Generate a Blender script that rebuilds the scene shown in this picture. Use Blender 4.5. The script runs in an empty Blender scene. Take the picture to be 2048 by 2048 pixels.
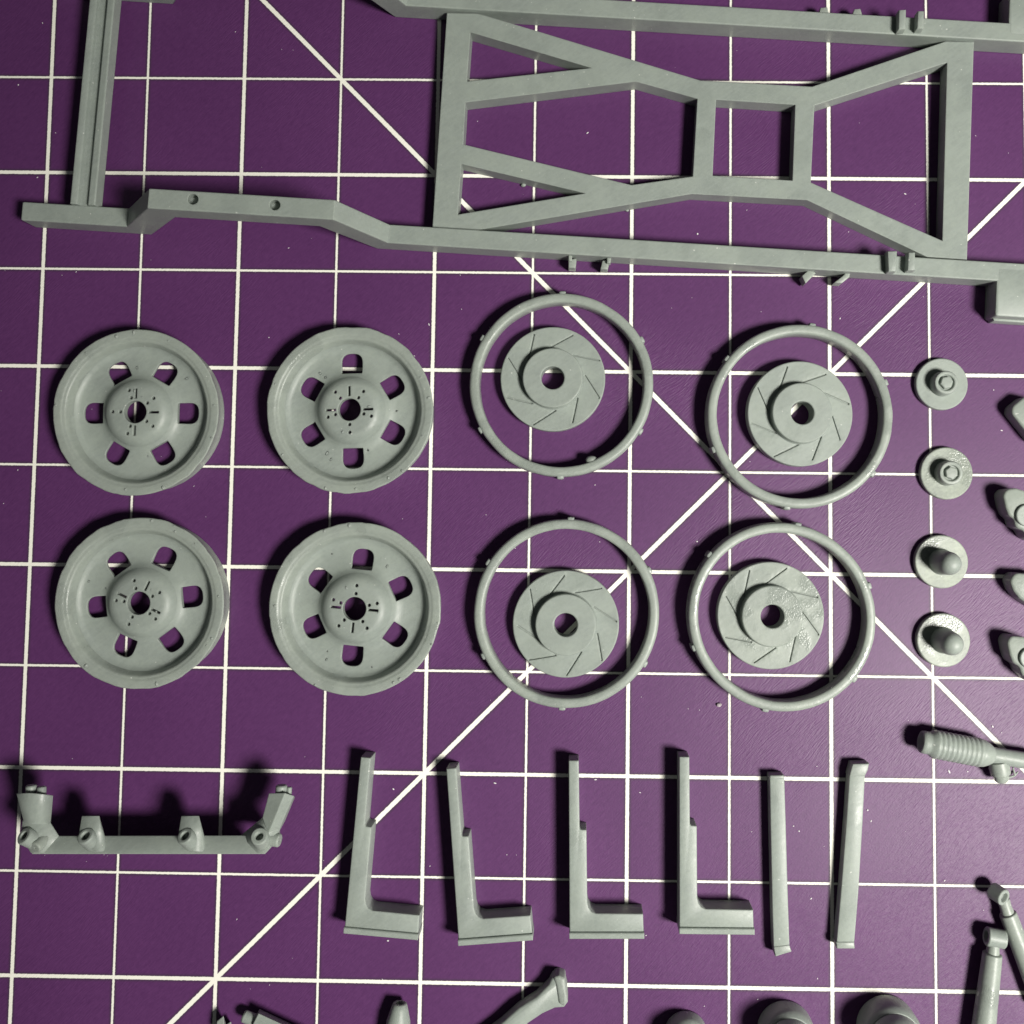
import bpy, bmesh, math, random
from mathutils import Vector, Matrix, Euler, noise
R = math.radians
SC = bpy.context.scene
COL = SC.collection
MM = 0.001                                   # everything below is written in millimetres

# ------------------------------------------------------------------ camera
CAM_LOC = Vector((6.19281, 1.54448, 130.38631))
CAM_ROT = Euler((0.0623348, 0.0110024, 0.0117018), 'XYZ')
F_PX, PP_X, PP_Y = 2050.0, 1134.0, 889.0     # focal length and principal point of the (cropped) photograph
cam_data = bpy.data.cameras.new('camera'); cam = bpy.data.objects.new('camera', cam_data); COL.objects.link(cam)
cam.location = CAM_LOC * MM; cam.rotation_euler = CAM_ROT
cam_data.sensor_width = 36.0; cam_data.lens = 36.0 * F_PX / 2048
cam_data.shift_x = -(PP_X - 1024) / 2048; cam_data.shift_y = (PP_Y - 1024) / 2048
cam_data.clip_start = 0.005; cam_data.clip_end = 10.0
SC.camera = cam
# ------------------------------------------------------------------ world: a dim room
w = bpy.data.worlds.new('World'); SC.world = w; w.use_nodes = True
bg = w.node_tree.nodes['Background']; bg.inputs[0].default_value = (0.9, 0.95, 1.0, 1); bg.inputs[1].default_value = 0.04
# ------------------------------------------------------------------ the one desk lamp, to the lower right
lamp_data = bpy.data.lights.new('desk_lamp', 'SPOT'); lamp = bpy.data.objects.new('desk_lamp', lamp_data); COL.objects.link(lamp)
LAMP = Vector((235, -108, 345)); AIM = Vector((82, -38, 0))
lamp.location = LAMP * MM
lamp.rotation_euler = (AIM - LAMP).to_track_quat('-Z', 'Y').to_euler()
lamp_data.energy = 12.6; lamp_data.color = (1.0, 0.97, 0.90)
lamp_data.shadow_soft_size = 0.05; lamp_data.spot_size = R(62); lamp_data.spot_blend = 1.0
# ------------------------------------------------------------------ exposure
SC.view_settings.view_transform = 'Standard'; SC.view_settings.look = 'None'
SC.view_settings.exposure = 0.0; SC.view_settings.gamma = 1.0; SC.view_settings.use_curve_mapping = False
SC.render.engine = 'CYCLES'; SC.cycles.use_denoising = True; SC.cycles.max_bounces = 4

def at(u, v, z=0.0):
    """the point at height z (mm) that the photograph shows at pixel u, v"""
    d = CAM_ROT.to_matrix() @ Vector(((u - PP_X) / F_PX, (PP_Y - v) / F_PX, -1.0))
    t = (z - CAM_LOC.z) / d.z
    return CAM_LOC + d * t

# ================================================================== materials
class NT:
    def __init__(s, name):
        s.m = bpy.data.materials.new(name); s.m.use_nodes = True
        s.t = s.m.node_tree; s.t.nodes.clear()
        s.out = s.t.nodes.new('ShaderNodeOutputMaterial')
    def n(s, typ, **kw):
        x = s.t.nodes.new(typ)
        for k, v in kw.items(): setattr(x, k, v)
        return x
    def link(s, a, b): s.t.links.new(a, b)
    def val(s, inp, v):
        if hasattr(v, 'links'): s.link(v, inp)
        else: inp.default_value = v
    def math(s, op, a, b=0.0, c=None, clamp=False):
        x = s.n('ShaderNodeMath', operation=op, use_clamp=clamp)
        s.val(x.inputs[0], a); s.val(x.inputs[1], b)
        if c is not None: s.val(x.inputs[2], c)
        return x.outputs[0]
    def noise(s, vec, scale, detail=2.0, rough=0.5):
        x = s.n('ShaderNodeTexNoise'); s.link(vec, x.inputs['Vector'])
        x.inputs['Scale'].default_value = scale; x.inputs['Detail'].default_value = detail; x.inputs['Roughness'].default_value = rough
        return x.outputs['Fac']
    def mapr(s, v, a, b, c, d, smooth=False):
        x = s.n('ShaderNodeMapRange'); x.clamp = True
        if smooth: x.interpolation_type = 'SMOOTHSTEP'
        s.val(x.inputs[0], v)
        for i, q in enumerate((a, b, c, d)): s.val(x.inputs[i + 1], q)
        return x.outputs[0]
    def mix(s, f, a, b):
        x = s.n('ShaderNodeMix', data_type='RGBA')
        s.val(x.inputs[0], f)
        for k, q in ((6, a), (7, b)):
            if hasattr(q, 'links'): s.link(q, x.inputs[k])
            else: x.inputs[k].default_value = (*q, 1)
        return x.outputs[2]

def resin_material(name, base, rough=0.45, gloss_amount=0.5, seed=0.0, pit=1.2, var=0.09):
    k = NT(name)
    geo = k.n('ShaderNodeNewGeometry')
    info = k.n('ShaderNodeObjectInfo')
    mp = k.n('ShaderNodeVectorMath', operation='SCALE'); k.link(geo.outputs['Position'], mp.inputs[0]); mp.inputs['Scale'].default_value = 1000.0
    off = k.n('ShaderNodeVectorMath', operation='ADD'); k.link(mp.outputs[0], off.inputs[0]); off.inputs[1].default_value = (seed, seed * 2, 0)
    pos = off.outputs[0]
    big = k.noise(pos, 0.22, 3.0, 0.55)
    fine = k.noise(pos, 2.2, 3.0, 0.65)
    grain = k.noise(pos, 9.0, 0.0, 0.6)
    t = k.math('ADD', k.math('MULTIPLY', big, 0.6), k.math('MULTIPLY', fine, 0.4))
    c1 = tuple(x * (1 - var) for x in base); c2 = (base[0] * (1 + var), base[1] * (1 + var), base[2] * (1 + var * 0.6))
    col = k.mix(k.mapr(t, 0.36, 0.64, 0, 1), c1, c2)
    st = k.n('ShaderNodeMapping', vector_type='TEXTURE'); st.inputs['Rotation'].default_value = (0.2, 0.3, R(38)); st.inputs['Scale'].default_value = (2.6, 0.32, 0.8); k.link(pos, st.inputs['Vector'])
    sand = k.noise(st.outputs[0], 1.0, 2.0, 0.6)
    col = k.mix(k.mapr(sand, 0.42, 0.66, 0.0, 0.4), col, tuple(x * 1.12 for x in base))
    speck = k.mapr(k.noise(pos, 3.1, 0.0, 0.5), 0.855, 0.88, 0, 0.5)  # tiny glossy highlights and dust flecks, both painted as pale colour
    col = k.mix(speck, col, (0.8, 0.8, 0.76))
    # uncured glossy patches
    wet = k.mapr(k.noise(pos, 0.20, 2.0, 0.55), 0.54, 0.64, 0, 1, True)
    wet = k.math('MULTIPLY', wet, gloss_amount)
    col = k.mix(k.math('MULTIPLY', wet, 0.45), col, tuple(x * 0.80 for x in base))
    rgh = k.math('SUBTRACT', k.math('ADD', rough - 0.20, k.math('MULTIPLY', k.math('ADD', fine, sand), 0.18)), k.math('MULTIPLY', wet, 0.17))
    bev = k.n('ShaderNodeBevel', samples=4); bev.inputs['Radius'].default_value = 0.00019
    b1 = k.n('ShaderNodeBump'); b1.inputs['Strength'].default_value = 0.35; b1.inputs['Distance'].default_value = 0.00004
    h = k.math('ADD', k.math('MULTIPLY', fine, 1.2), k.math('ADD', k.math('MULTIPLY', grain, 0.3), k.math('MULTIPLY', sand, 0.5)))
    h = k.math('ADD', h, k.math('MULTIPLY', k.math('MULTIPLY', k.noise(pos, 4.6, 1.0, 0.6), wet), pit))
    k.link(h, b1.inputs['Height']); k.link(bev.outputs[0], b1.inputs['Normal'])
    bs = k.n('ShaderNodeBsdfPrincipled')
    k.link(col, bs.inputs['Base Color']); k.link(rgh, bs.inputs['Roughness']); k.link(b1.outputs[0], bs.inputs['Normal'])
    bs.inputs['Specular IOR Level'].default_value = 0.42
    bs.inputs['Subsurface Weight'].default_value = 0.35; bs.inputs['Subsurface Radius'].default_value = (1.0, 1.0, 0.9); bs.inputs['Subsurface Scale'].default_value = 0.0007
    k.link(bs.outputs[0], k.out.inputs[0])
    return k.m

def mat_material():
    k = NT('purple_cutting_mat')
    tc = k.n('ShaderNodeTexCoord')
    mp = k.n('ShaderNodeVectorMath', operation='SCALE'); k.link(tc.outputs['Object'], mp.inputs[0]); mp.inputs['Scale'].default_value = 1000.0
    pos = mp.outputs[0]
    sx = k.n('ShaderNodeSeparateXYZ'); k.link(pos, sx.inputs[0]); X, Y, Z = sx.outputs
    jag = k.math('MULTIPLY', k.math('SUBTRACT', k.noise(pos, 3.2, 2.0, 0.7), 0.5), 0.13)
    G = 12.7
    def lines(c, off, odd_wide):
        u = k.math('ADD', k.math('DIVIDE', c, G), off)
        near = k.math('FLOOR', k.math('ADD', u, 0.5))
        d = k.math('MULTIPLY', k.math('ABSOLUTE', k.math('SUBTRACT', u, near)), G)
        par = k.math('ABSOLUTE', k.math('MODULO', near, 2.0))
        wide = par if odd_wide else k.math('SUBTRACT', 1.0, par)
        wd = k.math('ADD', 0.135, k.math('MULTIPLY', wide, 0.085))
        return k.math('SUBTRACT', d, wd)
    a = lines(X, 5.0, False)                        # inch lines printed wider than half-inch lines
    b = lines(Y, 4.5, False)
    def diag(op, c):
        s = k.math(op, X, Y)
        return k.math('SUBTRACT', k.math('DIVIDE', k.math('ABSOLUTE', k.math('SUBTRACT', s, c)), 1.41421), 0.275)
    d = k.math('MINIMUM', k.math('MINIMUM', a, b), k.math('MINIMUM', diag('ADD', 31.75), diag('SUBTRACT', 19.05)))
    ink = k.mapr(k.math('ADD', d, jag), -0.03, 0.03, 1, 0)
    worn = k.mapr(k.noise(pos, 5.0, 3.0, 0.7), 0.60, 0.74, 1.0, 0.86)
    ink = k.math('MULTIPLY', ink, worn)
    # leathery slanted grain
    mr = k.n('ShaderNodeMapping', vector_type='TEXTURE'); mr.inputs['Rotation'].default_value = (0, 0, R(44)); mr.inputs['Scale'].default_value = (1.25, 0.15, 1)
    warp = k.n('ShaderNodeTexNoise'); k.link(pos, warp.inputs['Vector']); warp.inputs['Scale'].default_value = 0.22; warp.inputs['Detail'].default_value = 0
    wv = k.n('ShaderNodeVectorMath', operation='MULTIPLY_ADD'); k.link(warp.outputs['Color'], wv.inputs[0]); wv.inputs[1].default_value = (0.9, 0.9, 0); k.link(pos, wv.inputs[2])
    k.link(wv.outputs[0], mr.inputs['Vector'])
    streak = k.noise(mr.outputs[0], 0.95, 1.5, 0.6)
    pebble = k.noise(pos, 4.6, 1.0, 0.6)
    amt = k.mapr(k.noise(pos, 0.045, 0.0, 0.5), 0.38, 0.60, 0.25, 1.0, True)
    h = k.math('ADD', k.math('MULTIPLY', k.math('MULTIPLY', streak, amt), 1.0), k.math('MULTIPLY', pebble, 0.22))
    bp = k.n('ShaderNodeBump'); bp.inputs['Strength'].default_value = 0.5; bp.inputs['Distance'].default_value = 0.00008
    k.link(h, bp.inputs['Height'])
    tone = k.math('ADD', k.math('MULTIPLY', k.noise(pos, 0.05, 3.0, 0.5), 0.3), k.math('MULTIPLY', k.noise(pos, 1.5, 3.0, 0.75), 0.35))
    tone = k.math('ADD', tone, k.math('MULTIPLY', streak, 0.35))  # shading of the grain's relief, painted into the purple as well
    purple = k.mix(k.mapr(tone, 0.35, 0.65, 0, 1), (0.079, 0.022, 0.096), (0.112, 0.034, 0.130))
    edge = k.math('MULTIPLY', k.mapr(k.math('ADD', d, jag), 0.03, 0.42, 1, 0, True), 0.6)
    purple = k.mix(edge, purple, (0.042, 0.030, 0.046))          # camera sharpening halo, painted as a dark band along the cream ink
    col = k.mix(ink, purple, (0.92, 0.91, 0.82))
    bs = k.n('ShaderNodeBsdfPrincipled')
    k.link(col, bs.inputs['Base Color']); k.link(bp.outputs[0], bs.inputs['Normal'])
    k.val(bs.inputs['Roughness'], k.math('ADD', 0.46, k.math('MULTIPLY', ink, 0.14)))
    bs.inputs['Specular IOR Level'].default_value = 0.36
    k.link(bs.outputs[0], k.out.inputs[0])
    return k.m

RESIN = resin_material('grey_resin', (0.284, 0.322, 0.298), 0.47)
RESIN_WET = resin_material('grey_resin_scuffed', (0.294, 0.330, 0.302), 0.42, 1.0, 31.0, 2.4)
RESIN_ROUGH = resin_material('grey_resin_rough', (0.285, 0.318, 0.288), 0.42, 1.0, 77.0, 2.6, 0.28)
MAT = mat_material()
def plain(name, c, rough):
    k = NT(name); bs = k.n('ShaderNodeBsdfPrincipled')
    tc = k.n('ShaderNodeTexCoord'); nz = k.noise(tc.outputs['Object'], 900.0, 2.0, 0.5)
    k.link(k.mix(nz, tuple(x * 0.8 for x in c), c), bs.inputs['Base Color']); bs.inputs['Roughness'].default_value = rough
    k.link(bs.outputs[0], k.out.inputs[0]); return k.m
PALE = plain('pale_resin_crumb', (0.62, 0.56, 0.58), 0.5)
DUST = plain('pale_dust', (0.75, 0.72, 0.74), 0.6)

# ================================================================== mesh helpers (all in mm)
def V(p, z=None): return Vector((p[0], p[1], p[2] if z is None else z))

def finish(bm, smooth=38):
    bmesh.ops.recalc_face_normals(bm, faces=bm.faces)
    me = bpy.data.meshes.new('m'); bm.to_mesh(me); bm.free()
    for p in me.polygons: p.use_smooth = True
    me.set_sharp_from_angle(angle=R(smooth))
    return me

def obj(name, bm, mat=None, parent=None, loc=None, smooth=38):
    """one mesh object; vertices in world mm are stored relative to loc (or to the parent's own origin)"""
    if loc is None: loc = Vector((0, 0, 0)) if parent is None else Vector(parent.get('_o', (0, 0, 0)))
    loc = Vector(loc)
    bm.transform(Matrix.Scale(MM, 4) @ Matrix.Translation(-loc))
    me = finish(bm, smooth); me.name = name
    o = bpy.data.objects.new(name, me); COL.objects.link(o)
    o.data.materials.append(mat or RESIN)
    if parent is not None: o.parent = parent
    else: o.location = loc * MM
    o['_o'] = tuple(loc)
    return o

def tag(o, label, cat, group=None, kind=None):
    if label: o['label'] = label
    if cat: o['category'] = cat
    if group: o['group'] = group
    if kind: o['kind'] = kind
    return o

def thing(name, label, cat, loc=(0, 0, 0), group=None, rz=0.0, tilt=(0, 0), local=False):
    o = bpy.data.objects.new(name, None); COL.objects.link(o)
    o.empty_display_size = 0.002
    loc = Vector((loc[0], loc[1], loc[2] if len(loc) > 2 else 0.0))
    o.location = loc * MM; o.rotation_euler = (tilt[0], tilt[1], rz)
    o['_o'] = (0, 0, 0) if local else tuple(loc)
    return tag(o, label, cat, group)

def prism(pts, z0, z1, holes=(), bm=None):
    """flat outline (and holes) raised from z0 to z1"""
    bm = bm or bmesh.new()
    edges = []
    for loop in (pts, *holes):
        vs = [bm.verts.new((p[0], p[1], z0)) for p in loop]
        edges += [bm.edges.new((vs[i], vs[(i + 1) % len(vs)])) for i in range(len(vs))]
    if holes:
        fs = [g for g in bmesh.ops.triangle_fill(bm, edges=edges, use_beauty=True)['geom'] if isinstance(g, bmesh.types.BMFace)]
    else:
        fs = [bm.faces.new([e.verts[0] for e in edges])]
    ext = bmesh.ops.extrude_face_region(bm, geom=fs)
    vs = [g for g in ext['geom'] if isinstance(g, bmesh.types.BMVert)]
    bmesh.ops.translate(bm, verts=vs, vec=(0, 0, z1 - z0))
    return bm

def rings(loops, bm=None, caps=True, closed=False):
    """skin a list of vertex loops"""
    bm = bm or bmesh.new()
    L = [[bm.verts.new(p) for p in lp] for lp in loops]
    n = len(L[0]); pairs = list(zip(L, L[1:])) + ([(L[-1], L[0])] if closed else [])
    for a, b in pairs:
        for i in range(n):
            j = (i + 1) % n
            bm.faces.new((a[i], a[j], b[j], b[i]))
    if caps and not closed:
        bm.faces.new(list(reversed(L[0]))); bm.faces.new(L[-1])
    return bm

def lathe(profile, seg=64, closed=True, bm=None, warp=None, axis=None, caps=False):
    """profile of (radius, height) turned round z, or round the line axis=(p0, p1)"""
    M = Matrix.Identity(4)
    if axis:
        p0, p1 = Vector(axis[0]), Vector(axis[1])
        M = Matrix.Translation(p0) @ (p1 - p0).to_track_quat('Z', 'Y').to_matrix().to_4x4()
    loops = []
    for (r, z) in profile:
        lp = []
        for i in range(seg):
            a = 2 * math.pi * i / seg
            rr, zz = warp(a, r, z) if warp else (r, z)
            lp.append(M @ Vector((rr * math.cos(a), rr * math.sin(a), zz)))
        loops.append(lp)
    return rings(loops, bm, caps=caps, closed=closed)

def box(c, sx, sy, sz, rz=0.0, bm=None, rot=None):
    bm = bm or bmesh.new()
    M = Matrix.Translation(Vector(c)) @ (rot.to_4x4() if rot else Matrix.Rotation(rz, 4, 'Z')) @ Matrix.Diagonal((sx, sy, sz, 1))
    bmesh.ops.create_cube(bm, size=1.0, matrix=M)
    return bm

def hull(pts, bm=None):
    b2 = bmesh.new()
    for p in pts: b2.verts.new(p)
    r = bmesh.ops.convex_hull(b2, input=b2.verts)
    bmesh.ops.delete(b2, geom=[v for v in r['geom_interior'] if isinstance(v, bmesh.types.BMVert)], context='VERTS')
    bmesh.ops.dissolve_limit(b2, angle_limit=R(1), verts=b2.verts, edges=b2.edges)
    if bm is None: return b2
    join(bm, b2); return bm

def join(bm, other):
    me = bpy.data.meshes.new('t'); other.to_mesh(me); other.free(); bm.from_mesh(me); bpy.data.meshes.remove(me); return bm

def cut(bm, cutter):
    """bm minus cutter"""
    obs = []
    for b in (bm, cutter):
        bmesh.ops.recalc_face_normals(b, faces=b.faces)
        me = bpy.data.meshes.new('t'); b.to_mesh(me); b.free()
        o = bpy.data.objects.new('t', me); COL.objects.link(o); obs.append(o)
    md = obs[0].modifiers.new('b', 'BOOLEAN'); md.operation = 'DIFFERENCE'; md.solver = 'EXACT'; md.object = obs[1]
    dg = bpy.context.evaluated_depsgraph_get()
    me = bpy.data.meshes.new_from_object(obs[0].evaluated_get(dg))
    out = bmesh.new(); out.from_mesh(me)
    bpy.data.meshes.remove(me)
    for o in obs:
        d = o.data; bpy.data.objects.remove(o); bpy.data.meshes.remove(d)
    return out

def round_poly(pts, rad, n=5):
    """outline with its corners rounded; rad is one radius or one per corner"""
    out = []; N = len(pts)
    for i in range(N):
        p, a, b = Vector(pts[i][:2]), Vector(pts[i - 1][:2]), Vector(pts[(i + 1) % N][:2])
        r = rad[i] if isinstance(rad, (list, tuple)) else rad
        if r <= 0: out.append(p); continue
        da, db = (a - p), (b - p); la, lb = da.length, db.length; da.normalize(); db.normalize()
        half = math.acos(max(-1, min(1, da.dot(db)))) / 2
        t = min(r / math.tan(half), la * 0.49, lb * 0.49)
        s, e = p + da * t, p + db * t
        for k in range(n + 1):
            f = k / n
            out.append((s * (1 - f) + p * f) * (1 - f) + (p * (1 - f) + e * f) * f)
    return out

def slab(pts, z0, z1, soft=0.12, bm=None):
    """prism whose top edge is softened by a small real chamfer (outline counter-clockwise or clockwise)"""
    bm = bm or bmesh.new()
    P = [Vector(p[:2]) for p in pts]; N = len(P)
    area = sum(P[i].x * P[(i + 1) % N].y - P[(i + 1) % N].x * P[i].y for i in range(N))
    if area < 0: P.reverse()
    def inset(d):
        out = []
        for i in range(N):
            a, p, b = P[i - 1], P[i], P[(i + 1) % N]
            n1 = Vector((-(p - a).y, (p - a).x)).normalized(); n2 = Vector((-(b - p).y, (b - p).x)).normalized()
            m = n1 + n2; m = m / max(0.35, m.dot(n1)) if m.length > 1e-6 else n1
            out.append(p + m * d)
        return out
    mk = lambda q, z: [Vector((p.x, p.y, z)) for p in q]
    return rings([mk(P, z0), mk(P, z1 - soft), mk(inset(soft * 0.3), z1 - soft * 0.3), mk(inset(soft), z1)], bm)

# ================================================================== the cutting mat
bm = box((0, 0, -1.5), 640, 480, 3.0)
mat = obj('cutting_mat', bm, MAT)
tag(mat, 'purple cutting mat printed with cream half-inch grid and diagonal lines', 'cutting mat', kind='structure')

# ================================================================== the chassis frame
ANG = -0.0540
FX, FY = Vector((math.cos(ANG), math.sin(ANG))), Vector((-math.sin(ANG), math.cos(ANG)))
FO = Vector((0.0, 36.03))                              # on the back edge of the near rail
def fl(s, t): q = FO + FX * s + FY * t; return (q.x, q.y)
RH = 3.4; KT, KB = 12.8, 9.4
frame = thing('chassis_frame', 'grey resin ladder chassis frame with X-brace and kicked-up rails along the top', 'chassis frame', (*fl(0, 14), 0))
RAIL = [(-64.7, 0), (-49.4, 0), (-42.6, KB), (-25.2, KB), (-20.1, 0), (82, 0), (82, RH), (-18.0, RH), (-22.7, KT), (-44.6, KT), (-51.2, RH), (-64.7, RH)]
def rail_bm(t0, t1):
    b = bmesh.new()
    c = 0.10
    def loop(t, d):
        out = []
        N = len(RAIL)
        for i in range(N):
            a, p, q = Vector(RAIL[i - 1]), Vector(RAIL[i]), Vector(RAIL[(i + 1) % N])
            n1 = Vector((-(p - a).y, (p - a).x)).normalized(); n2 = Vector((-(q - p).y, (q - p).x)).normalized()
            m = n1 + n2; m = m / max(0.35, m.dot(n1)); s = p + m * d
            x, y = fl(s.x, t); out.append(Vector((x, y, s.y)))
        return out
    return rings([loop(t0, c), loop(t0 + c, 0), loop(t1 - c, 0), loop(t1, c)], b)
near_rail = rail_bm(-2.37, 0.0)
ct = bmesh.new()
for (u, v) in ((386, 398.5), (550, 410)):
    p = at(u, v, KT)
    lathe([(0.62, -1.6), (0.62, 0.5)], 20, False, ct, None, ((p.x, p.y, KT), (p.x + 0.12, p.y - 0.1, KT + 1)), caps=True)
near_rail = cut(near_rail, ct)
nr = obj('rail', near_rail, RESIN, frame); nr['label'] = 'near rail with two drilled holes in its raised hump'
obj('rail', rail_bm(28.45, 30.8), RESIN, frame)
# U-channel cross member at the front horns
def cross():
    b = bmesh.new()
    zt = 4.2; wd = 3.25
    prof = [(0, 2.3), (wd, 2.3), (wd, zt - 0.1), (wd - 0.12, zt), (wd - 0.85, zt), (wd - 1.0, zt - 0.3), (1.95, zt - 0.75), (1.1, zt - 0.75), (0.95, zt - 0.15), (0.82, zt - 0.05), (0.1, zt - 0.05), (0, zt - 0.18)]
    loops = []
    for (u, v), t in (((139, 404), -0.05), ((178, 0), 28.5)):
        q = at(u, v, zt); s0 = (Vector(q[:2]) - FO).dot(FX)
        loops.append([Vector((*fl(s0 + a, t), z)) for a, z in prof])
    return rings(loops, b)
obj('cross_member', cross(), RESIN, frame)
# X brace
ZB = 2.55
A_ = lambda L: [at(u, v, ZB) for u, v in L]
outer = A_([(894, 26), (955, 27.2), (977, 33), (1400.5, 161), (1624.5, 173.5), (1891.5, 83), (1947.6, 84), (1933.8, 519), (1855, 514), (1614.3, 400.3), (1384, 387.7), (950, 461), (865, 457)])
holes = [A_(L) for L in (
    [(940.9, 64.5), (1183.6, 135.9), (933.6, 163)],
    [(931, 204.7), (1272.4, 163), (1395, 197.5), (1386, 353), (1263.3, 370.3), (926.4, 288.8)],
    [(922.7, 327.9), (1171, 386.6), (915.5, 429.3)],
    [(1432, 199.3), (1590.7, 209.4), (1585.3, 361.2), (1425.2, 351.4)],
    [(1628.8, 210.9), (1894.4, 125), (1885, 481.9), (1621.5, 365.2)])]
obj('x_brace', prism(outer, 0.0, ZB, holes), RESIN, frame, smooth=25)
# clips and ribs on the rails
def quadtop(L, z): return [at(u, v, z) for u, v in L]
for L, z0, z1 in (([(1137, 508), (1144, 508), (1144, 522), (1137, 522)], 1.6, 2.7), ([(1137, 519), (1153, 517), (1151, 536), (1137, 535)], 0.3, 2.2),
                  ([(1214, 512), (1223, 512), (1221, 526), (1214, 526)], 1.6, 2.7), ([(1205, 521), (1220, 520), (1215, 539), (1201, 538)], 0.3, 2.2),
                  ([(1617, 540), (1624, 540), (1632, 546), (1618, 560), (1611, 567), (1604, 552)], 0.4, 2.3),
                  ([(1694, 542), (1701, 544), (1699, 554), (1684, 566), (1669, 565), (1688, 550)], 0.4, 2.3),
                  ([(1638, 28), (1641, 15), (1655, 14), (1658, 30)], 0.8, 2.4), ([(1704, 31), (1709, 18), (1721, 17), (1726, 33)], 0.8, 2.4)):
    obj('clip', slab(quadtop(L, z1), z0, z1, 0.1), RESIN_WET, frame)
for L, z1 in (([(1775, 502), (1795, 501), (1793, 543), (1777, 543)], 4.7), ([(1817, 504), (1831, 504), (1831, 541), (1815, 541)], 4.7),
              ([(1798, 19), (1813, 18), (1812, 58), (1797, 59)], 4.7), ([(1836, 21), (1849, 21), (1848, 57), (1834, 57)], 4.7)):
    obj('rib', slab(quadtop(L, z1), RH - 0.1, z1, 0.22), RESIN, frame)
# body mounts at the right edge
def mount(s0, t0, t1):
    P = [fl(s0, t0), fl(s0 + 9, t0), fl(s0 + 9, t1), fl(s0, t1)]
    return slab(round_poly(P, [0.5, 0, 0, 0.5], 4), 0.0, RH + 0.012, 0.3)
p = at(1990, 632, RH); s_m = (Vector(p[:2]) - FO).dot(FX); t_m = (Vector(p[:2]) - FO).dot(FY)
near_mount = obj('body_mount', mount(s_m, t_m, -0.6), RESIN, frame)
pts = [fl(s_m + 0.5, t_m - 0.3), fl(s_m + 9, t_m - 0.3), fl(s_m + 9, t_m + 0.1), fl(s_m + 0.3, t_m + 0.1)]
obj('lip', slab(pts, 0.2, 1.9, 0.15), RESIN, near_mount)
obj('body_mount', mount(s_m + 0.2, 29.2, 30.8 - 2.36 - t_m), RESIN, frame)

# ================================================================== wheels
WR = 10.15; WS = 1.026
def wheel_profile():
    return [(WR, 3.33), (WR - 0.1, 3.43), (9.3, 3.45), (9.16, 3.41), (9.04, 3.31), (8.86, 3.31), (8.72, 3.25), (8.58, 3.05), (8.42, 2.65), (8.22, 2.15), (7.95, 1.84), (7.5, 1.70),
            (6.8, 1.66), (5.6, 1.70), (4.95, 1.84), (4.5, 2.12), (4.15, 2.5), (3.85, 2.95), (3.5, 3.30), (3.1, 3.50), (2.7, 3.57), (1.38, 3.57),
            (1.38, 2.5), (2.9, 2.5), (3.6, 1.8), (4.3, 1.4), (5.0, 1.3), (7.9, 1.3), (8.3, 0.8), (8.45, 0.0), (9.7, 0.0), (9.78, 0.3), (9.72, 0.54), (9.72, 1.45), (9.8, 2.25), (10.02, 2.9)]
def window_outline(a, dr=0.0):
    P = [(4.72, -1.30), (7.3, -1.38), (7.3, 1.38), (4.72, 1.30)]
    Q = round_poly(P, [0.12, 1.25, 1.25, 0.12], 6)
    c, s = math.cos(a), math.sin(a)
    return [(p[0] * c - p[1] * s, p[0] * s + p[1] * c) for p in Q]
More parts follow.
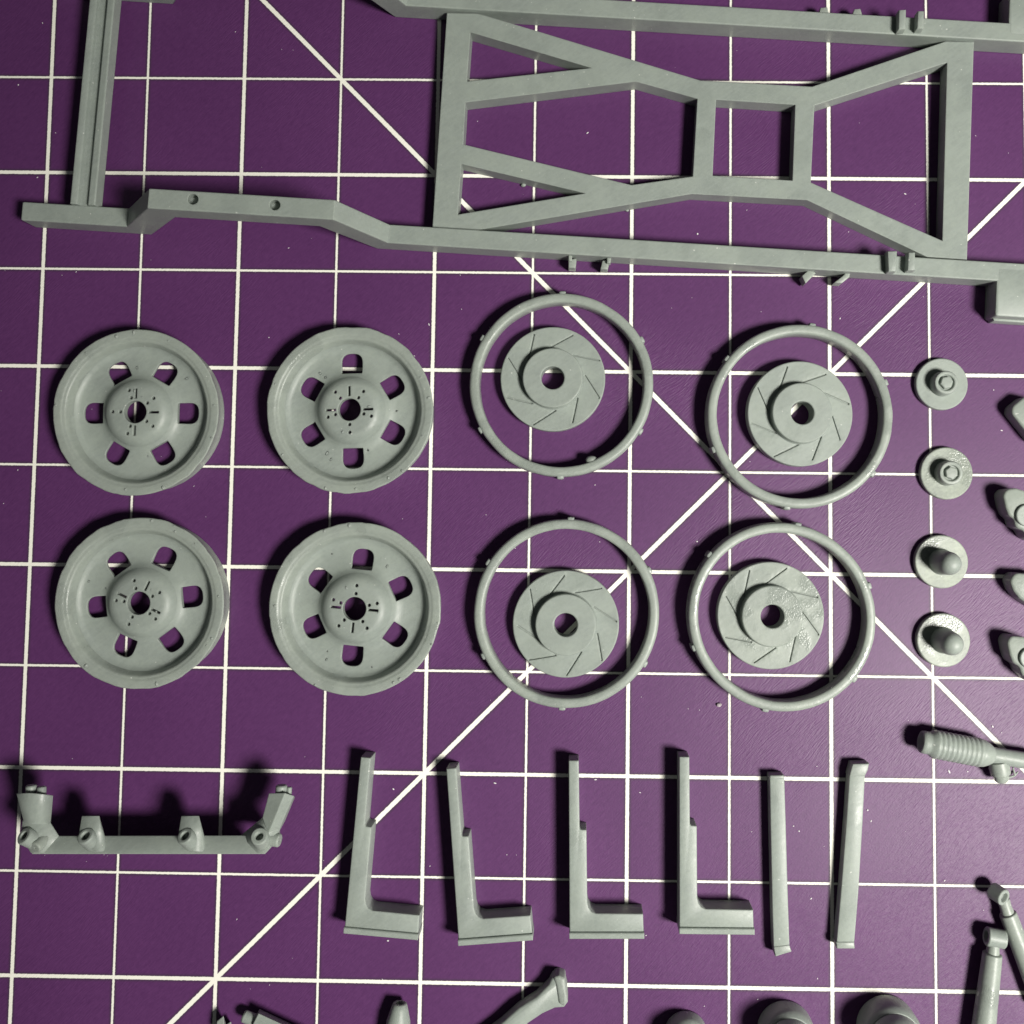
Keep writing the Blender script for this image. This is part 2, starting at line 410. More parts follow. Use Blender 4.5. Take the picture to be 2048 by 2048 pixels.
def make_wheel(u, v, rz, slots, seed, label, scale=1.0):
    c = at(u, v, 3.45)
    root = thing('wheel', label, 'model wheel', (c.x, c.y, 0), 'six-window resin wheels laid out on the mat', rz, local=True)
    def warp(a, r, z):
        if r > 8: r += 0.05 * noise.noise((math.cos(a) * 2.3, math.sin(a) * 2.3, seed)) + 0.03 * noise.noise((math.cos(a) * 9, math.sin(a) * 9, seed + z * 0.3))
        if r > 10: r += 0.05 * round(2.2 * noise.noise((math.cos(a) * 5, math.sin(a) * 5, seed * 3)))       # trimmed facets on the lip
        if 4.6 < r < 8.6 and z > 1.5: z += 0.035 * noise.noise((math.cos(a) * r * 0.8, math.sin(a) * r * 0.8, seed))
        return r * scale * WS, z
    b = lathe(wheel_profile(), 128, True, warp=warp)
    ct = bmesh.new()
    for k in range(6): prism(window_outline(k * math.pi / 3), -1, 6, bm=ct)
    t0 = slots - rz
    for d in (0, math.pi / 2, -math.pi / 2):
        a = t0 + d; m = 2.32
        box((m * math.cos(a), m * math.sin(a), 3.3), 1.25, 0.30, 3.4, a, ct)
    for d in (math.pi, R(38), R(-38), R(108), R(-108)):
        for rr in (1.86, 2.84):
            a = t0 + d
            lathe([(0.21, 1.4), (0.21, 5.2)], 10, False, ct, None, ((rr * math.cos(a), rr * math.sin(a), 0), (rr * math.cos(a), rr * math.sin(a), 1)), caps=True)
    b = cut(b, ct)
    # split rim, dished disc and hub into parts
    parts = {'rim': bmesh.new(), 'disc': bmesh.new(), 'hub': bmesh.new()}
    me = bpy.data.meshes.new('t'); b.to_mesh(me); b.free()
    for nm in parts:
        q = bmesh.new(); q.from_mesh(me)
        kill = []
        for f in q.faces:
            m = f.calc_center_median(); r = math.hypot(m.x, m.y)
            cls = 'rim' if r > 8.3 * scale * WS else 'hub' if r < 4.0 * scale * WS else 'disc'
            if cls != nm: kill.append(f)
        bmesh.ops.delete(q, geom=kill, context='FACES')
        rnd = random.Random(int(seed * 10) + len(nm))
        for _ in range({'rim': 9, 'disc': 8, 'hub': 2}[nm]):     # support scars and resin pimples
            lo, hi, zz = {'rim': (9.4, 10.0, 3.46), 'disc': (5.0, 7.8, 1.70), 'hub': (1.7, 3.0, 3.56)}[nm]
            a = rnd.uniform(0, 6.28); rr = rnd.uniform(lo, hi) * scale * WS; sz = rnd.uniform(0.07, 0.17)
            if nm == 'disc' and abs((a + R(30)) % R(60) - R(30)) < R(19): continue
            bmesh.ops.create_icosphere(q, subdivisions=2, radius=sz, matrix=Matrix.Translation((rr * math.cos(a), rr * math.sin(a), zz)) @ Matrix.Rotation(a, 4, 'Z') @ Matrix.Diagonal((rnd.uniform(0.8, 2.0), 1, 0.6, 1)))
        for f in q.faces: f.smooth = True
        q.transform(Matrix.Scale(MM, 4))
        bmesh.ops.recalc_face_normals(q, faces=q.faces)
        m2 = bpy.data.meshes.new(nm); q.to_mesh(m2); q.free()
        for p_ in m2.polygons: p_.use_smooth = True
        m2.set_sharp_from_angle(angle=R(40))
        o = bpy.data.objects.new(nm, m2); COL.objects.link(o); o.parent = root; m2.materials.append(RESIN_WET if nm == 'rim' else RESIN)
    bpy.data.meshes.remove(me)
    return root
make_wheel(271, 824, R(0.5), R(0), 1.0, 'grey resin wheel with a window at three o’clock, upper left of the four wheels')
make_wheel(699.2, 819.2, R(32), R(92), 5.0, 'grey resin wheel with a window at twelve o’clock, beside the uppermost bare ring')
make_wheel(278.1, 1206.1, R(7), R(66), 9.0, 'grey resin wheel in the left column, lower one, above the axle beam', 1.01)
make_wheel(709.3, 1217.3, R(25), R(266), 14.0, 'grey resin wheel with chipped disc, lower right of the four wheels', 1.02)

# ================================================================== tyre rings
def make_ring(u, v, a0, seed, label, oval=0.0, oang=0.0, tilt=(0, 0), bump=None):
    z1 = 2.7; r0, r1 = 10.32, 11.58
    c = at(u, v, z1)
    root = thing('tyre_ring', label, 'resin ring', (c.x, c.y, 0), 'thin resin rings with six outer nubs', 0.0, tilt, local=True)
    prof = [(r1 - 0.18, 0), (r1 + 0.02, 0.3), (r1, z1 - 0.55), (r1 - 0.06, z1 - 0.26), (r1 - 0.2, z1 - 0.07), (r1 - 0.42, z1), (r0 + 0.3, z1 - 0.01), (r0 + 0.12, z1 - 0.1), (r0 + 0.02, z1 - 0.28), (r0, 0.3), (r0 + 0.15, 0)]
    lift = max(abs(tilt[0]), abs(tilt[1])) * r1
    def warp(a, r, z):
        r += oval * math.cos(2 * (a - oang)) + 0.05 * noise.noise((math.cos(a) * 1.7, math.sin(a) * 1.7, seed)) + 0.035 * noise.noise((math.cos(a) * 6, math.sin(a) * 6, seed + r))
        z += 0.04 * noise.noise((math.cos(a) * 5, math.sin(a) * 5, seed + 7)) if z > 1 else 0
        return r, z + lift
    b = lathe(prof, 160, True, warp=warp)
    obj('band', b, RESIN_WET, root)
    for k in range(6):
        a = R(a0 + 60 * k); rr = warp(a, r1, 1)[0] + 0.02
        nb = [Vector((rr - 0.6, -0.56, 0)), Vector((rr + 0.24, -0.4, 0)), Vector((rr + 0.28, 0.1, 0)), Vector((rr + 0.2, 0.4, 0)), Vector((rr - 0.6, 0.54, 0))]
        M = Matrix.Rotation(a, 3, 'Z')
        obj('nub', slab([M @ q for q in nb], 0.4 + lift, 2.5 + lift, 0.25), RESIN, root)
    if bump:
        a, rr = bump
        q = bmesh.new(); bmesh.ops.create_icosphere(q, subdivisions=3, radius=0.62, matrix=Matrix.Translation((rr * math.cos(a), rr * math.sin(a), 1.9)) @ Matrix.Diagonal((1.25, 0.9, 1, 1)))
        obj('resin_blob', q, RESIN_WET, root)
    return root
make_ring(1122.6, 768.5, 30, 2.0, 'thin grey ring with a blob on its lower inside edge, nearest the frame', 0.03, 1.0, bump=(R(-67.5), 10.22))
make_ring(1600, 831.5, 22, 6.0, 'thin grey ring at far right of the upper ring pair, crossed by a diagonal line', 0.06, 0.3, (0.0, 0.012))
make_ring(1132.8, 1227, 28, 11.0, 'thin grey ring beside the lower right wheel, left one of the lower pair', 0.08, 1.5)
make_ring(1564, 1233.7, 20, 15.0, 'warped thin grey ring above the two straight strips, right one of the lower pair', 0.12, 2.4, (0.008, 0.012))

# ================================================================== brake rotors inside the rings
def make_rotor(u, v, a0, label, mat_, tilt=(0, 0)):
    c = at(u, v, 1.7)
    lift = max(abs(tilt[0]), abs(tilt[1])) * 6.4
    root = thing('brake_rotor', label, 'brake rotor', (c.x, c.y, lift), 'grooved brake rotors lying inside the rings', 0.0, tilt, local=True)
    def warp(a, r, z):
        if z > 1.65 and 3.0 < r < 6.6:                 # each vane tips slightly towards the next groove
            ph = (math.degrees(a) - a0 - 29 * (6.15 - r) / 2.29) % 45 / 45
            z -= 0.045 * ph * min(1.0, (6.6 - r) / 0.4)
        return r, z
    b = lathe([(1.5, 0), (6.5, 0), (6.62, 0.12), (6.62, 1.58), (6.54, 1.69), (6.15, 1.7), (5.7, 1.7), (5.2, 1.7), (4.7, 1.7), (4.2, 1.7), (3.7, 1.7), (1.5, 1.7)], 200, True, warp=warp)
    ct = bmesh.new()
    rnd = random.Random(int(a0 * 10))
    for k in range(8):
        a = R(a0 + 45 * k + rnd.uniform(-2.5, 2.5)); ra = rnd.uniform(6.0, 6.4); rb = rnd.uniform(3.85, 4.1)
        p0 = Vector((ra * math.cos(a), ra * math.sin(a), 0)); p1 = Vector((rb * math.cos(a + R(29)), rb * math.sin(a + R(29)), 0))
        d = p1 - p0; m = (p0 + p1) / 2
        wdt = rnd.uniform(0.13, 0.2)
        box((m.x, m.y, 1.72), d.length, wdt, 0.46, math.atan2(d.y, d.x), ct)
    obj('disc', cut(b, ct), mat_, root, smooth=30)
    obj('hub', lathe([(1.44, 0.3), (3.9, 0.3), (3.9, 1.66), (3.8, 1.74), (3.75, 1.9), (3.75, 2.75), (3.65, 2.84), (1.55, 2.84), (1.44, 2.74)], 72, True), mat_, root, smooth=30)
    return root
make_rotor(1105.7, 757.8, 67.5, 'grooved brake rotor lying in the ring nearest the frame', RESIN)
make_rotor(1599, 827.5, 59, 'tipped grooved brake rotor in the ring at far right of the upper pair', RESIN, (0.0, 0.03))
make_rotor(1131.7, 1247.8, 46, 'grooved brake rotor in the ring beside the lower right wheel', RESIN)
make_rotor(1541.5, 1231.1, 68.6, 'rough pitted grooved brake rotor in the warped lower right ring', RESIN_WET)

# ================================================================== flanged hubs in a column at the right
def flange(root, mat_, r=3.3):
    obj('flange', lathe([(0.01, 0), (r - 0.12, 0), (r, 0.15), (r - 0.02, 0.8), (r - 0.12, 0.9), (2.4, 0.88), (1.4, 0.84), (0.01, 0.84)], 64, False, caps=True), mat_, root, smooth=30)
def make_nut_hub(u, v, label, mat_, rz):
    c = at(u, v, 0.9)
    root = thing('flanged_hub', label, 'flanged hub', (c.x, c.y, 0), 'flanged hubs with a hex nut', rz, local=True)
    flange(root, RESIN_ROUGH if mat_ is RESIN_WET else mat_)
    collar = obj('collar', lathe([(1.62, 0.6), (1.55, 1.2), (1.5, 2.3), (1.38, 2.48), (1.12, 2.5), (1.0, 2.42), (0.94, 2.2), (0.7, 2.18), (0.7, 0.6)], 48, True), mat_, root)
    nut = lathe([(0.84, 1.2), (0.84, 2.5), (0.74, 2.64), (0.02, 2.68)], 6, False, caps=True)
    obj('hex_nut', nut, mat_, collar, smooth=20)
make_nut_hub(1884, 768, 'clean round flanged hub with hex nut, topmost of the right column', RESIN, 0.2)
make_nut_hub(1893.5, 946.6, 'round flanged hub with hex nut and scuffed shiny flange, second in the column', RESIN_WET, 0.65)
def make_peg_hub(u, v, label, lean):
    c = at(u, v, 0.9)
    root = thing('peg_hub', label, 'peg hub', (c.x, c.y, 0), 'flanged hubs with a rounded peg', 0.0, local=True)
    flange(root, RESIN_ROUGH, 3.34)
    h = 5.0
    prof = [(1.75, 0.6), (1.58, 1.0), (1.5, 2.0), (1.42, h - 1.4), (1.3, h - 0.85), (1.06, h - 0.4), (0.75, h - 0.14), (0.38, h - 0.02), (0.02, h)]
    obj('peg', lathe(prof, 40, False, axis=((0, 0, 0), lean), caps=True), RESIN, root)
make_peg_hub(1883.4, 1123.5, 'round flange with an upright rounded peg, upper of the two peg hubs', (0.0, -0.02, 1))
make_peg_hub(1887.4, 1280.6, 'round scuffed flange with rounded peg, lowest of the right column', (0.0, -0.02, 1))

# ================================================================== calipers cut by the right edge
def make_caliper(L, h, label, boss=None, step=None):
    base = [at(u, v, 0) for u, v in L]
    c = sum(base, Vector()) / len(base)
    root = thing('brake_caliper', label, 'brake caliper', (c.x, c.y, 0), 'calipers cut off by the right edge')
    body = obj('body', slab(round_poly(base, 0.9, 3), 0, h, 0.3), RESIN_WET, root, smooth=55)
    if boss:
        p = at(boss[0], boss[1], h); r = boss[2]
        ax = ((p.x, p.y, h - 0.3), (p.x, p.y, h))
        obj('piston', lathe([(r, 0), (r, 0.62), (r - 0.1, 0.72), (0.42, 0.72), (0.36, 0.62), (0.36, 0.25), (0.02, 0.25)], 40, False, axis=ax, caps=True), RESIN, body)
make_caliper([(2034, 796), (2009, 816.5), (2008, 830), (2030, 858), (2054, 888), (2090, 902), (2104, 862), (2072, 806)], 2.4, 'brake caliper at right edge beside the topmost hub', (2078, 846, 1.15))
make_caliper([(2012, 977), (1994.6, 979), (1986.8, 990), (1992, 1014), (1998, 1030), (2009, 1038), (2011, 1053), (2027, 1060), (2034, 1075), (2054, 1084), (2088, 1072), (2094, 1030), (2050, 994), (2028, 982)], 3.0, 'brake caliper with round piston at right edge, second from top', (2052, 1031, 1.35))
make_caliper([(2035, 1145), (2012.6, 1143), (2003, 1159), (2010, 1178), (2022, 1193), (2052, 1214), (2086, 1214), (2096, 1180), (2062, 1146)], 2.6, 'smooth brake caliper at right edge level with the upper peg hub', (2078, 1182, 1.2))
make_caliper([(2026, 1268), (2001.8, 1266), (1995, 1278), (2000, 1302), (2006, 1318), (2019, 1326), (2023, 1341), (2042, 1357), (2072, 1366), (2098, 1344), (2098, 1306), (2056, 1280)], 3.0, 'lowest brake caliper at right edge, beside the lowest peg hub', (2058, 1316, 1.25))

# ================================================================== ribbed damper unit
z = 1.95
p0, p1, p2 = at(1841, 1483, z), at(1984, 1510, z), at(2075, 1525, z)
damper = thing('steering_damper', 'ribbed rubber-boot style damper with side knob at the right edge', 'damper', (p1.x, p1.y, 0))
Lb = (p1 - p0).length
prof = [(0.2, 0.75), (0.7, 0.6), (1.02, 0.05), (1.2, 0.0), (1.32, 0.1), (1.38, 0.5), (1.36, 0.9), (1.42, 1.15), (1.62, 1.4)]
t = 1.55
while t < Lb - 1.7:
    prof += [(1.66, t), (1.73, t + 0.14), (1.755, t + 0.28), (1.73, t + 0.42), (1.66, t + 0.54)]; t += 0.585
prof += [(1.66, Lb - 1.4), (1.6, Lb - 1.0), (1.3, Lb - 0.35), (1.02, Lb + 0.05), (0.9, Lb + 0.4)]
obj('boot', lathe(prof, 40, False, axis=(p0, p1), caps=True), RESIN, damper, smooth=60)
obj('tube', lathe([(1.0, -0.8), (0.99, 0.2), (1.02, (p2 - p1).length)], 36, False, axis=(p1, p2), caps=True), RESIN, damper)
k0, k1 = at(1996, 1522, 1.7), at(2004, 1562, 1.5)
obj('knob', lathe([(1.15, 0), (1.25, 0.8), (1.2, 1.6), (0.95, 1.75), (0.92, 1.95), (0.86, 2.35), (0.6, 2.62), (0.05, 2.72)], 32, False, axis=(k0, k1), caps=True), RESIN_WET, damper)
b = bmesh.new()
pa, pb, pc = at(2014, 1556, 0.7), at(2030, 1551, 0.5), at(2036, 1543, 0.6); pd = at(2026, 1535, 1.0)
for q0, q1, r_ in ((pa, pb, 0.19), (pb, pc, 0.13), (pb, pd, 0.15)):
    lathe([(r_, 0), (r_ * 0.7, (q1 - q0).length)], 8, False, b, None, (q0, q1), caps=True)
obj('support_strand', b, RESIN_WET, damper)

# ================================================================== two shock absorbers
def make_shock(e0, e1, er, n0, b0, b1, r0, r1, z, label, rise=0.0):
    c = at(*b0, 0)
    root = thing('shock_absorber', label, 'shock absorber', (c.x, c.y, 0), 'shock absorbers at the lower right corner')
    a, q = at(*e0, z), at(*e1, z + rise); L = (q - a).length
    obj('eye', lathe([(0.02, 0.6), (er * 0.5, 0.55), (er * 0.62, 0), (er * 0.9, 0), (er, 0.12), (er, L - 0.12), (er * 0.9, L), (er * 0.6, L), (er * 0.5, L - 0.55), (0.02, L - 0.6)], 36, False, axis=(a, q), caps=True), RESIN, root)
    s, e = at(*n0, z), at(*b0, z)
    obj('neck', lathe([(0.78, 0), (0.72, (e - s).length * 0.5), (0.84, (e - s).length + 0.3)], 28, False, axis=(s, e), caps=True), RESIN_WET, root)
    f = at(*b1, z); L = (f - e).length
    obj('body', lathe([(r0 * 0.82, 0), (r0 * 0.98, 0.1), (r0, 0.35), ((r0 + r1) / 2, L * 0.5), (r1, L)], 40, False, axis=(e, f), caps=True), RESIN_WET, root)
make_shock((1972, 1872), (2009, 1879), 1.1, (1988, 1880), (1985, 1906), (1964, 2085), 1.15, 1.42, 1.6, 'thicker shock absorber running straight down at the lower right corner')
make_shock((1984, 1780), (2009, 1796), 1.0, (2006, 1798), (2015, 1826), (2085, 2010), 1.05, 1.2, 1.3, 'slanting shock absorber leaning out of the lower right edge', 1.5)

# ================================================================== front axle beam
axle = thing('front_axle', 'grey resin front axle beam with four bosses and upturned ends', 'axle beam', tuple(at(310, 1675, 0)))
AXLE_LIFT = 1.6
def P3(u, v, z): return at(u, v, z + AXLE_LIFT)
b = hull([P3(84, 1672, 4.3), P3(500, 1671, 4.3), P3(64, 1701, 5.6), P3(531, 1701, 5.6), P3(64, 1708, 5.7), P3(531, 1708, 5.7), at(150, 1688, 0), at(500, 1688, 0), at(150, 1696, 0), at(500, 1696, 0)])
obj('beam', b, RESIN, axle)
def tube(a, e, r, ri, name, mat_=RESIN):
    L = (e - a).length
    return obj(name, lathe([(r * 1.12, -0.3), (r * 1.04, L * 0.4), (r, L - 0.14), (r - 0.12, L), (ri + 0.06, L), (ri, L - 0.1), (ri, L - 1.0), (0.02, L - 1.05)], 36, False, axis=(a, e), caps=True), mat_, axle)
for x in (182, 381):
    b = hull([P3(x - 18, 1632, 5.4), P3(x + 17, 1632, 5.4), P3(x - 18, 1636, 3.4), P3(x + 17, 1636, 3.4), P3(x - 24, 1668, 5.6), P3(x + 20, 1662, 5.6), P3(x + 28, 1674, 5.2),
              P3(x + 27, 1704, 5.6), P3(x + 6, 1703, 5.9), P3(x - 16, 1684, 5.8), P3(x + 24, 1676, 2.5), P3(x - 24, 1676, 2.5)])
    obj('spring_perch', b, RESIN, axle, smooth=70)
    tube(P3(x + 8, 1688, 4.6), P3(x - 12, 1671, 6.3), 0.98, 0.5, 'boss')
# left upturned end
b = hull([P3(33, 1587, 5.6), P3(58, 1586, 6.2), P3(84, 1588, 6.0), P3(106, 1591, 4.8), P3(36, 1592, 3.2), P3(104, 1592, 3.2), P3(48, 1645, 5.8), P3(70, 1648, 6.4), P3(100, 1648, 4.8), P3(52, 1650, 3.2), P3(102, 1650, 3.2)])
obj('upright', b, RESIN, axle, smooth=60)
b = hull([P3(46, 1640, 5.6), P3(98, 1640, 4.8), P3(40, 1672, 5.0), P3(118, 1672, 4.8), P3(62, 1706, 5.8), P3(88, 1706, 5.8), P3(60, 1672, 1.2), P3(110, 1676, 1.2), P3(84, 1690, 6.1)])
obj('knuckle', b, RESIN, axle, smooth=60)
tube(P3(78, 1684, 4.8), P3(47, 1671, 6.5), 1.0, 0.46, 'boss')
tube(P3(88, 1680, 5.2), P3(70, 1696, 6.4), 0.72, 0.05, 'stub', RESIN_WET)
for (u0, u1, v0, v1, zz) in ((52, 73, 1570, 1590, 4.9), (75, 92, 1573, 1590, 4.9)):
    c0, c1 = P3((u0 + u1) / 2, v1, zz), P3((u0 + u1) / 2, v0, zz); r_ = (u1 - u0) * 0.0305
    obj('pin', lathe([(r_, -0.2), (r_, (c1 - c0).length - 0.15), (r_ * 0.8, (c1 - c0).length)], 20, False, axis=(c0, c1), caps=True), RESIN, axle)
# right upturned end
b = hull([P3(538, 1587, 5.8), P3(570, 1586, 6.4), P3(588, 1592, 5.4), P3(540, 1590, 3.2), P3(590, 1594, 3.4), P3(525, 1636, 5.8), P3(548, 1640, 6.6), P3(566, 1642, 5.6), P3(526, 1640, 3.2), P3(570, 1642, 3.4), P3(536, 1668, 5.6), P3(556, 1668, 4.8)])
obj('upright', b, RESIN, axle, smooth=35)
b = hull([P3(481, 1671, 3.6), P3(502, 1656, 4.8), P3(524, 1636, 5.6), P3(560, 1642, 5.4), P3(500, 1690, 5.4), P3(514, 1706, 5.9), P3(532, 1706, 5.9), P3(556, 1680, 4.8), P3(500, 1671, 1.4), P3(560, 1676, 1.4)])
obj('knuckle', b, RESIN, axle, smooth=60)
tube(P3(526, 1684, 4.8), P3(518, 1672, 6.9), 1.0, 0.44, 'boss')
tube(P3(530, 1676, 5.0), P3(560, 1681, 5.2), 0.78, 0.05, 'stub')
for (u0, u1, v0, v1, zz) in ((551, 573, 1570, 1590, 5.2), (573, 583, 1574, 1590, 5.0)):
    c0, c1 = P3((u0 + u1) / 2, v1, zz), P3((u0 + u1) / 2 + 1, v0, zz); r_ = (u1 - u0) * 0.0305
    obj('pin', lathe([(r_, -0.2), (r_, (c1 - c0).length - 0.15), (r_ * 0.8, (c1 - c0).length)], 20, False, axis=(c0, c1), caps=True), RESIN, axle)

AXLE_LIFT = 0.0
# ================================================================== L brackets
def make_bracket(tl, bl, label, taper=0.0):
    h = 3.1
    a, c = at(*bl, h), at(*tl, h)
    d = c - a; rz = math.atan2(d.y, d.x) - math.pi / 2
    k = d.length / 22.0
    root = thing('l_bracket', label, 'L bracket', (a.x, a.y, 0), 'L-shaped brackets in a row', rz, local=True)
    P = [(0, 0.74), (0, 22), (1.22, 22), (1.28, 13.55), (1.42, 13.4), (2.1, 13.35), (2.12, 13.1), (2.16, 4.4), (2.3, 3.75), (2.65, 3.25), (3.2, 3.02), (8.9, 3.0), (8.95, 0.74)]
    P = [(x, y * k) for x, y in P]
    arm = obj('arm', slab(P, 0, h, 0.13), RESIN, root, smooth=30)
    lp = bmesh.new()
    # lip along the foot, proud of the arm
    prof = [(0.86, h - 0.3), (0.80, h + 0.22), (0.66, h + 0.34), (0.1, h + 0.3), (0, h + 0.16), (0, 0.0), (0.86, 0.0)]
    obj('lip', rings([[Vector((x, y * k, zz)) for y, zz in prof] for x in (-0.03, 9.0)], lp), RESIN, arm, smooth=30)
make_bracket((721.5, 1514.3), (688.3, 1865.9), 'L bracket leaning right, first of the row beside the axle beam')
make_bracket((892.6, 1537.6), (917.6, 1890.9), 'L bracket leaning left, second from the axle beam')
make_bracket((1137.4, 1521.3), (1139.2, 1876.8), 'upright L bracket, third from the axle beam')
make_bracket((1358.7, 1513.7), (1358.9, 1867), 'upright L bracket next to the straight strips')

# ================================================================== straight strips
def make_strip(L, h, label, tipL=None):
    base = [at(u, v, h) for u, v in L]
    c = sum(base, Vector()) / len(base); c.z = 0
    root = thing('straight_strip', label, 'resin strip', tuple(c), 'straight flat strips')
    bar = obj('bar', slab(base, 0.15, h, 0.16), RESIN, root, smooth=30)
    if tipL: 
        for T in tipL: obj('end_tab', slab([at(u, v, h + 0.12) for u, v in T], 0.0, h + 0.12, 0.16), RESIN_WET, bar, smooth=30)
make_strip([(1539.5, 1556), (1569, 1555), (1572, 1650), (1576, 1790), (1579.5, 1893), (1547, 1897), (1544, 1790), (1541, 1650)], 1.8, 'straight resin strip next to the L brackets, left of two',
           [[(1540, 1551), (1568, 1550.5), (1569, 1558), (1539.5, 1559)], [(1547, 1894), (1579, 1890), (1583.5, 1904), (1551, 1914)]])
make_strip([(1699, 1550), (1730.5, 1549), (1726, 1640), (1717, 1790), (1709, 1886), (1673, 1886), (1683, 1770), (1693, 1640)], 1.8, 'slanted straight resin strip with flared upper end, right of two',
           [[(1705.5, 1528), (1739, 1527), (1736, 1541), (1730, 1553), (1698.5, 1553)], [(1672, 1884), (1709, 1884), (1710, 1898), (1674, 1898)]])

# ================================================================== pieces cut by the bottom edge
# short link at lower left
p = at(430, 2060, 0)
o = thing('small_link', 'tiny pointed resin piece at the bottom edge under the long diagonal line', 'resin piece', tuple(p))
obj('tip', hull([P3(431, 2050, 0), P3(447, 2040, 0), P3(440, 2062, 0), P3(462, 2080, 0), P3(434, 2043, 2.0), P3(447, 2032, 2.0), P3(449, 2060, 2.2), P3(432, 2070, 2.2)]), RESIN_WET, o)
obj('tip', hull([P3(452, 2052, 0.2), P3(462, 2046, 0.2), P3(452, 2050, 1.6), P3(462, 2043, 1.6), P3(466, 2072, 1.6), P3(450, 2080, 1.6), P3(460, 2080, 0)]), RESIN, o)
p = at(560, 2060, 0)
o = thing('tie_rod_bar', 'square bar with a round pin end at the bottom edge, slanting down right', 'resin bar', tuple(p))
za = 2.6
q = [at(u, v, za) for u, v in ((518, 2024), (600, 2062), (640, 2120), (506, 2052))]
b = hull([at(517, 2027, za), at(505, 2051, za), at(650, 2088, za), at(630, 2120, za), at(519, 2018, 0.3), at(500, 2050, 0.3), at(652, 2080, 0.3), at(630, 2118, 0.3)])
obj('bar', b, RESIN, o)
a0, a1 = at(512, 2042, 1.4), at(486, 2031, 1.4)
obj('pin', lathe([(0.72, -0.3), (0.72, (a1 - a0).length - 0.2), (0.55, (a1 - a0).length)], 24, False, axis=(a0, a1), caps=True), RESIN, o)
# tapered spindle
p = at(797, 2070, 0)
o = thing('tapered_spindle', 'tapered cone tip poking up from the bottom edge below the second L bracket', 'resin cone', tuple(p))
a0, a1 = at(790, 2120, 1.6), at(800, 2006, 1.6)
Ls = (a1 - a0).length
obj('cone', lathe([(1.6, 0), (1.6, Ls * 0.2), (1.45, Ls * 0.68), (1.05, Ls * 0.9), (0.86, Ls - 0.08), (0.75, Ls), (0.5, Ls), (0.42, Ls - 0.35), (0.02, Ls - 0.4)], 36, False, axis=(a0, a1), caps=True), RESIN, o)
# curved steering arm
p = at(1060, 2030, 0)
o = thing('steering_lever', 'curved flat arm with a flared end at the bottom edge, middle', 'steering lever', tuple(p))
z1 = 2.2
L = [(1104, 1956), (1117, 1953), (1129, 1957), (1134, 1975), (1135.5, 2006), (1128, 2016), (1110, 2017), (1084, 2029), (1056, 2048), (1016, 2086), (960, 2110), (960, 2080), (1000, 2050), (1037, 2017), (1072, 1995), (1097, 1970)]
obj('arm', slab(round_poly([at(u, v, z1) for u, v in L], 0.3, 3), 0.2, z1, 0.3), RESIN, o, smooth=50)
obj('end_pad', slab(round_poly([at(u, v, z1 + 0.25) for u, v in ((1106, 1955), (1118, 1952), (1130, 1957), (1136, 2005), (1128, 2014), (1118, 2008), (1112, 1970))], 0.25, 3), 0.0, z1 + 0.25, 0.25), RESIN_WET, o, smooth=50)
# three stepped domes
for (u, v, rr, h, lab) in ((1371, 2063, 2.6, 5.5, 'small grey dome just showing at the bottom edge, left of three'), (1569, 2056, 3.4, 6.5, 'stepped grey dome at the bottom edge, middle of three'),
                           (1771, 2049, 3.65, 7.0, 'stepped grey dome at the bottom edge, right of three, largest in view')):
    c = at(u, v, 0)
    o = thing('stepped_dome', lab, 'resin dome', (c.x, c.y, 0), 'stepped domes along the bottom edge', local=True)
    obj('base', lathe([(0.02, 0), (rr - 0.2, 0), (rr, 0.25), (rr, h * 0.38), (rr - 0.15, h * 0.5), (rr - 0.45, h * 0.56), (0.02, h * 0.56)], 56, False, caps=True), RESIN, o)
    obj('cap', lathe([(rr - 0.5, h * 0.5), (rr - 0.55, h * 0.68), (rr - 0.75, h * 0.82), (rr - 1.15, h * 0.93), (rr - 1.6, h * 0.97), (rr - 1.75, h), (0.02, h * 0.98)], 56, False, caps=True), RESIN, o)

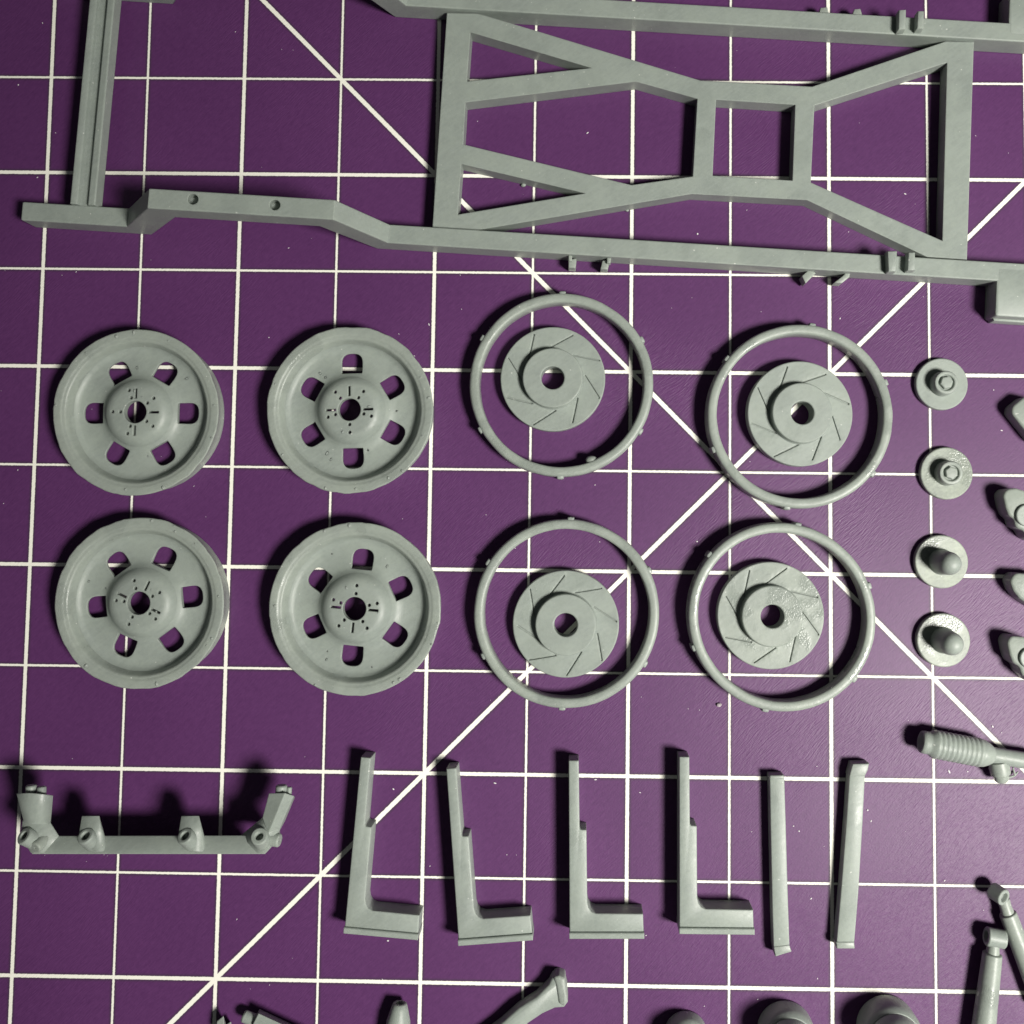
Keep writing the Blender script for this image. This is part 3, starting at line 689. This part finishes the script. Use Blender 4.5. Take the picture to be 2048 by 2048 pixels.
# ================================================================== crumbs and dust
random.seed(7)
def crumb(u, v, r, label):
    c = at(u, v, 0)
    b = bmesh.new(); bmesh.ops.create_icosphere(b, subdivisions=2, radius=r, matrix=Matrix.Translation((c.x, c.y, r * 0.7)) @ Matrix.Diagonal((1, 0.8, 0.8, 1)))
    for vv in b.verts: vv.co += Vector((random.uniform(-1, 1), random.uniform(-1, 1), random.uniform(-1, 1))) * r * 0.18
    o = obj('resin_crumb', b, PALE if r < 0.32 and v > 1000 else RESIN, None, (c.x, c.y, 0)); tag(o, label, 'crumb', 'loose resin crumbs')
crumb(1438, 1409, 0.30, 'pale resin crumb on the mat just below the warped ring')
crumb(1047, 371, 0.34, 'resin crumb on the mat inside the lower left triangle of the X-brace')
crumb(1254, 421, 0.26, 'resin crumb against the underside of the X-brace leg')
b = bmesh.new()
spots = [(37, 170), (75, 355), (1175, 266), (1395, 468), (1487, 388), (1697, 464), (1810, 388), (1680, 637), (538, 675), (607, 693), (858, 649), (1190, 970), (1000, 1120), (1394, 1083), (980, 655), (1987, 780), (2003, 861),
         (776, 1881), (860, 1732), (990, 1566), (787, 1578), (1191, 1559), (1280, 1585), (1587, 1652), (1598, 1662), (1635, 1957), (1889, 1761), (1967, 1820), (1898, 1543), (1935, 1543), (1985, 1453), (2003, 1465), (1622, 1797), (1735, 1620), (1742, 1642)]
spots += [(random.uniform(0, 2048), random.uniform(0, 2048)) for _ in range(110)]
for i, (u, v) in enumerate(spots):
    c = at(u, v, 0); r = random.uniform(0.05, 0.12) if i < 35 else random.uniform(0.025, 0.055)
    a = random.uniform(0, 3.1); e = random.uniform(1.0, 2.6)
    M = Matrix.Translation((c.x, c.y, r * 0.5)) @ Matrix.Rotation(a, 4, 'Z') @ Matrix.Diagonal((e, 1, 0.7, 1))
    bmesh.ops.create_icosphere(b, subdivisions=1, radius=r, matrix=M)
o = obj('dust', b, DUST); tag(o, 'scattered pale dust specks on the purple mat', 'dust', kind='stuff')

for o in bpy.data.objects:
    if '_o' in o: del o['_o']
